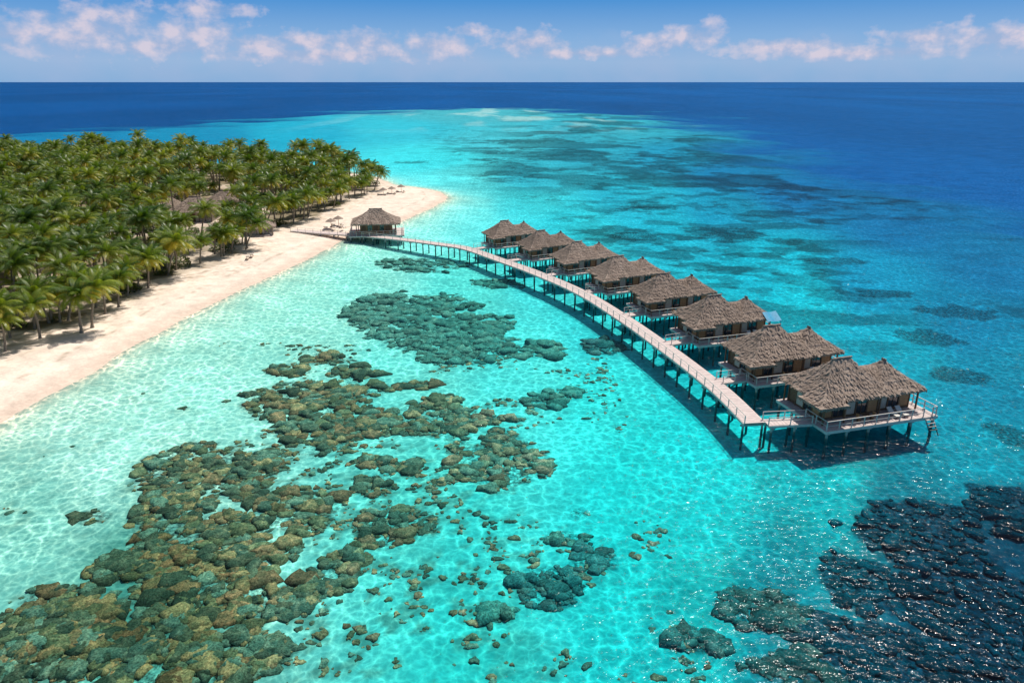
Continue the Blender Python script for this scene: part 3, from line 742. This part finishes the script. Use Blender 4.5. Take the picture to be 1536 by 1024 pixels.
for u,v in front:
    x,y=G(u,v,1);o_=obj('palm_tree',PM[rnd.choice([0,5,1,0])],None,(x,y,1.15),rnd.uniform(-1.4,.6),rnd.uniform(.85,1.1));o_.rotation_euler=(rnd.uniform(-.08,.08),rnd.uniform(-.08,.08),o_.rotation_euler[2])
for i,(x,y) in enumerate(cand):
    s_=sv_[i]
    if s_<1.0: continue
    if x< -y*.80-22: continue
    if blocked(x,y): continue
    if dens[i]<.32 and rnd.random()<.75: continue
    near=s_<7
    k=rnd.choice([0,1,5,0,1]) if near else rnd.choice([1,2,3,2,1,3,4 if y>190 else 2])
    rz=rnd.uniform(0,6.28)
    if near: rz=rnd.uniform(-1.1,.7)
    if near and k==1: rz+=math.pi
    sc_=rnd.uniform(.74,1.14)
    if y>215: sc_*=rnd.uniform(.95,1.12)
    z=1.35 if s_>6 else 1.15
    me=PM[k];np_+=1
    if s_<4 and y<200: o_=obj('palm_tree',me,None,(x,y,z),rz,sc_)
    else: o_=obj('palm',me,grove,(x,y,z),rz,sc_)
    o_.rotation_euler=(rnd.uniform(-.09,.09),rnd.uniform(-.09,.09),rz)
print('palms',np_)
for i in range(1300):
    x=rnd.uniform(-260,-38);y=rnd.uniform(60,350)
    if x< -y*.78-8: continue
    s_=float(sdpoly(np.array([x]),np.array([y]),veg)[0])
    if s_<2: continue
    if fbm(np.array([x/10]),np.array([y/10]),3,17)[0]>.54 : continue
    if any((x-h[0])**2+(y-h[1])**2<(9*h[3])**2 for h in huts): continue
    k=rnd.uniform(.6,1.5);obj('shrub',SM[i%3],thicket,(x,y,1.2),rnd.uniform(0,6),(k,k,k*rnd.uniform(.6,1.0)))

# ---------------------------------------------------------------- beach furniture
lb=MB()
lb.box(0,-.15,.34,.66,1.3,.09,1);lb.beam((0,.5,.36),(0,1.05,.78),.66,.08,1)
for a in(-.28,.28):
    lb.beam((a,-.85,.28),(a,.6,.28),.06,.08,0)
    for c in(-.7,.5): lb.box(a,c,.13,.06,.06,.26,0)
lme=lb.mesh('sun_lounger',[wood_warm,cushion])
ub=MB();ub.tube([(0,0,0),(0,0,2.2)],[.06,.05],8,0)
n_=14
for ly,(r0,z1,r1,z2) in enumerate([(1.45,1.75,.85,2.1),(1.0,2.02,.1,2.5)]):
    vs=[];fs_=[]
    for k in range(n_):
        a=2*math.pi*k/n_;j=1+.08*math.sin(k*5.1);vs.append((r0*j*math.cos(a),r0*j*math.sin(a),z1-.06*(k%2)));vs.append((r1*math.cos(a),r1*math.sin(a),z2))
    for k in range(n_): fs_.append((2*k,2*((k+1)%n_),2*((k+1)%n_)+1,2*k+1))
    ub.add(vs,fs_,1)
ume=ub.mesh('thatched_umbrella',[wood_warm,thatch])
for (u,v,rz) in [(497,342,.3),(508,338,.3),(588,291,.4),(602,288,.3),(575,293,.1)]:
    x,y=G(u,v,1);obj('beach_umbrella',ume,None,(x,y,1.0),0,1.0)
    for s_ in(-1.1,1.1): obj('sun_lounger',lme,None,(x+s_,y-1.2,1.05),rz+math.pi*.9)
for (u,v,rz) in [(378,385,.6),(372,388,.6),(515,343,.2)]:
    x,y=G(u,v,1);obj('sun_lounger',lme,None,(x,y,1.05),rz+math.pi*.9)
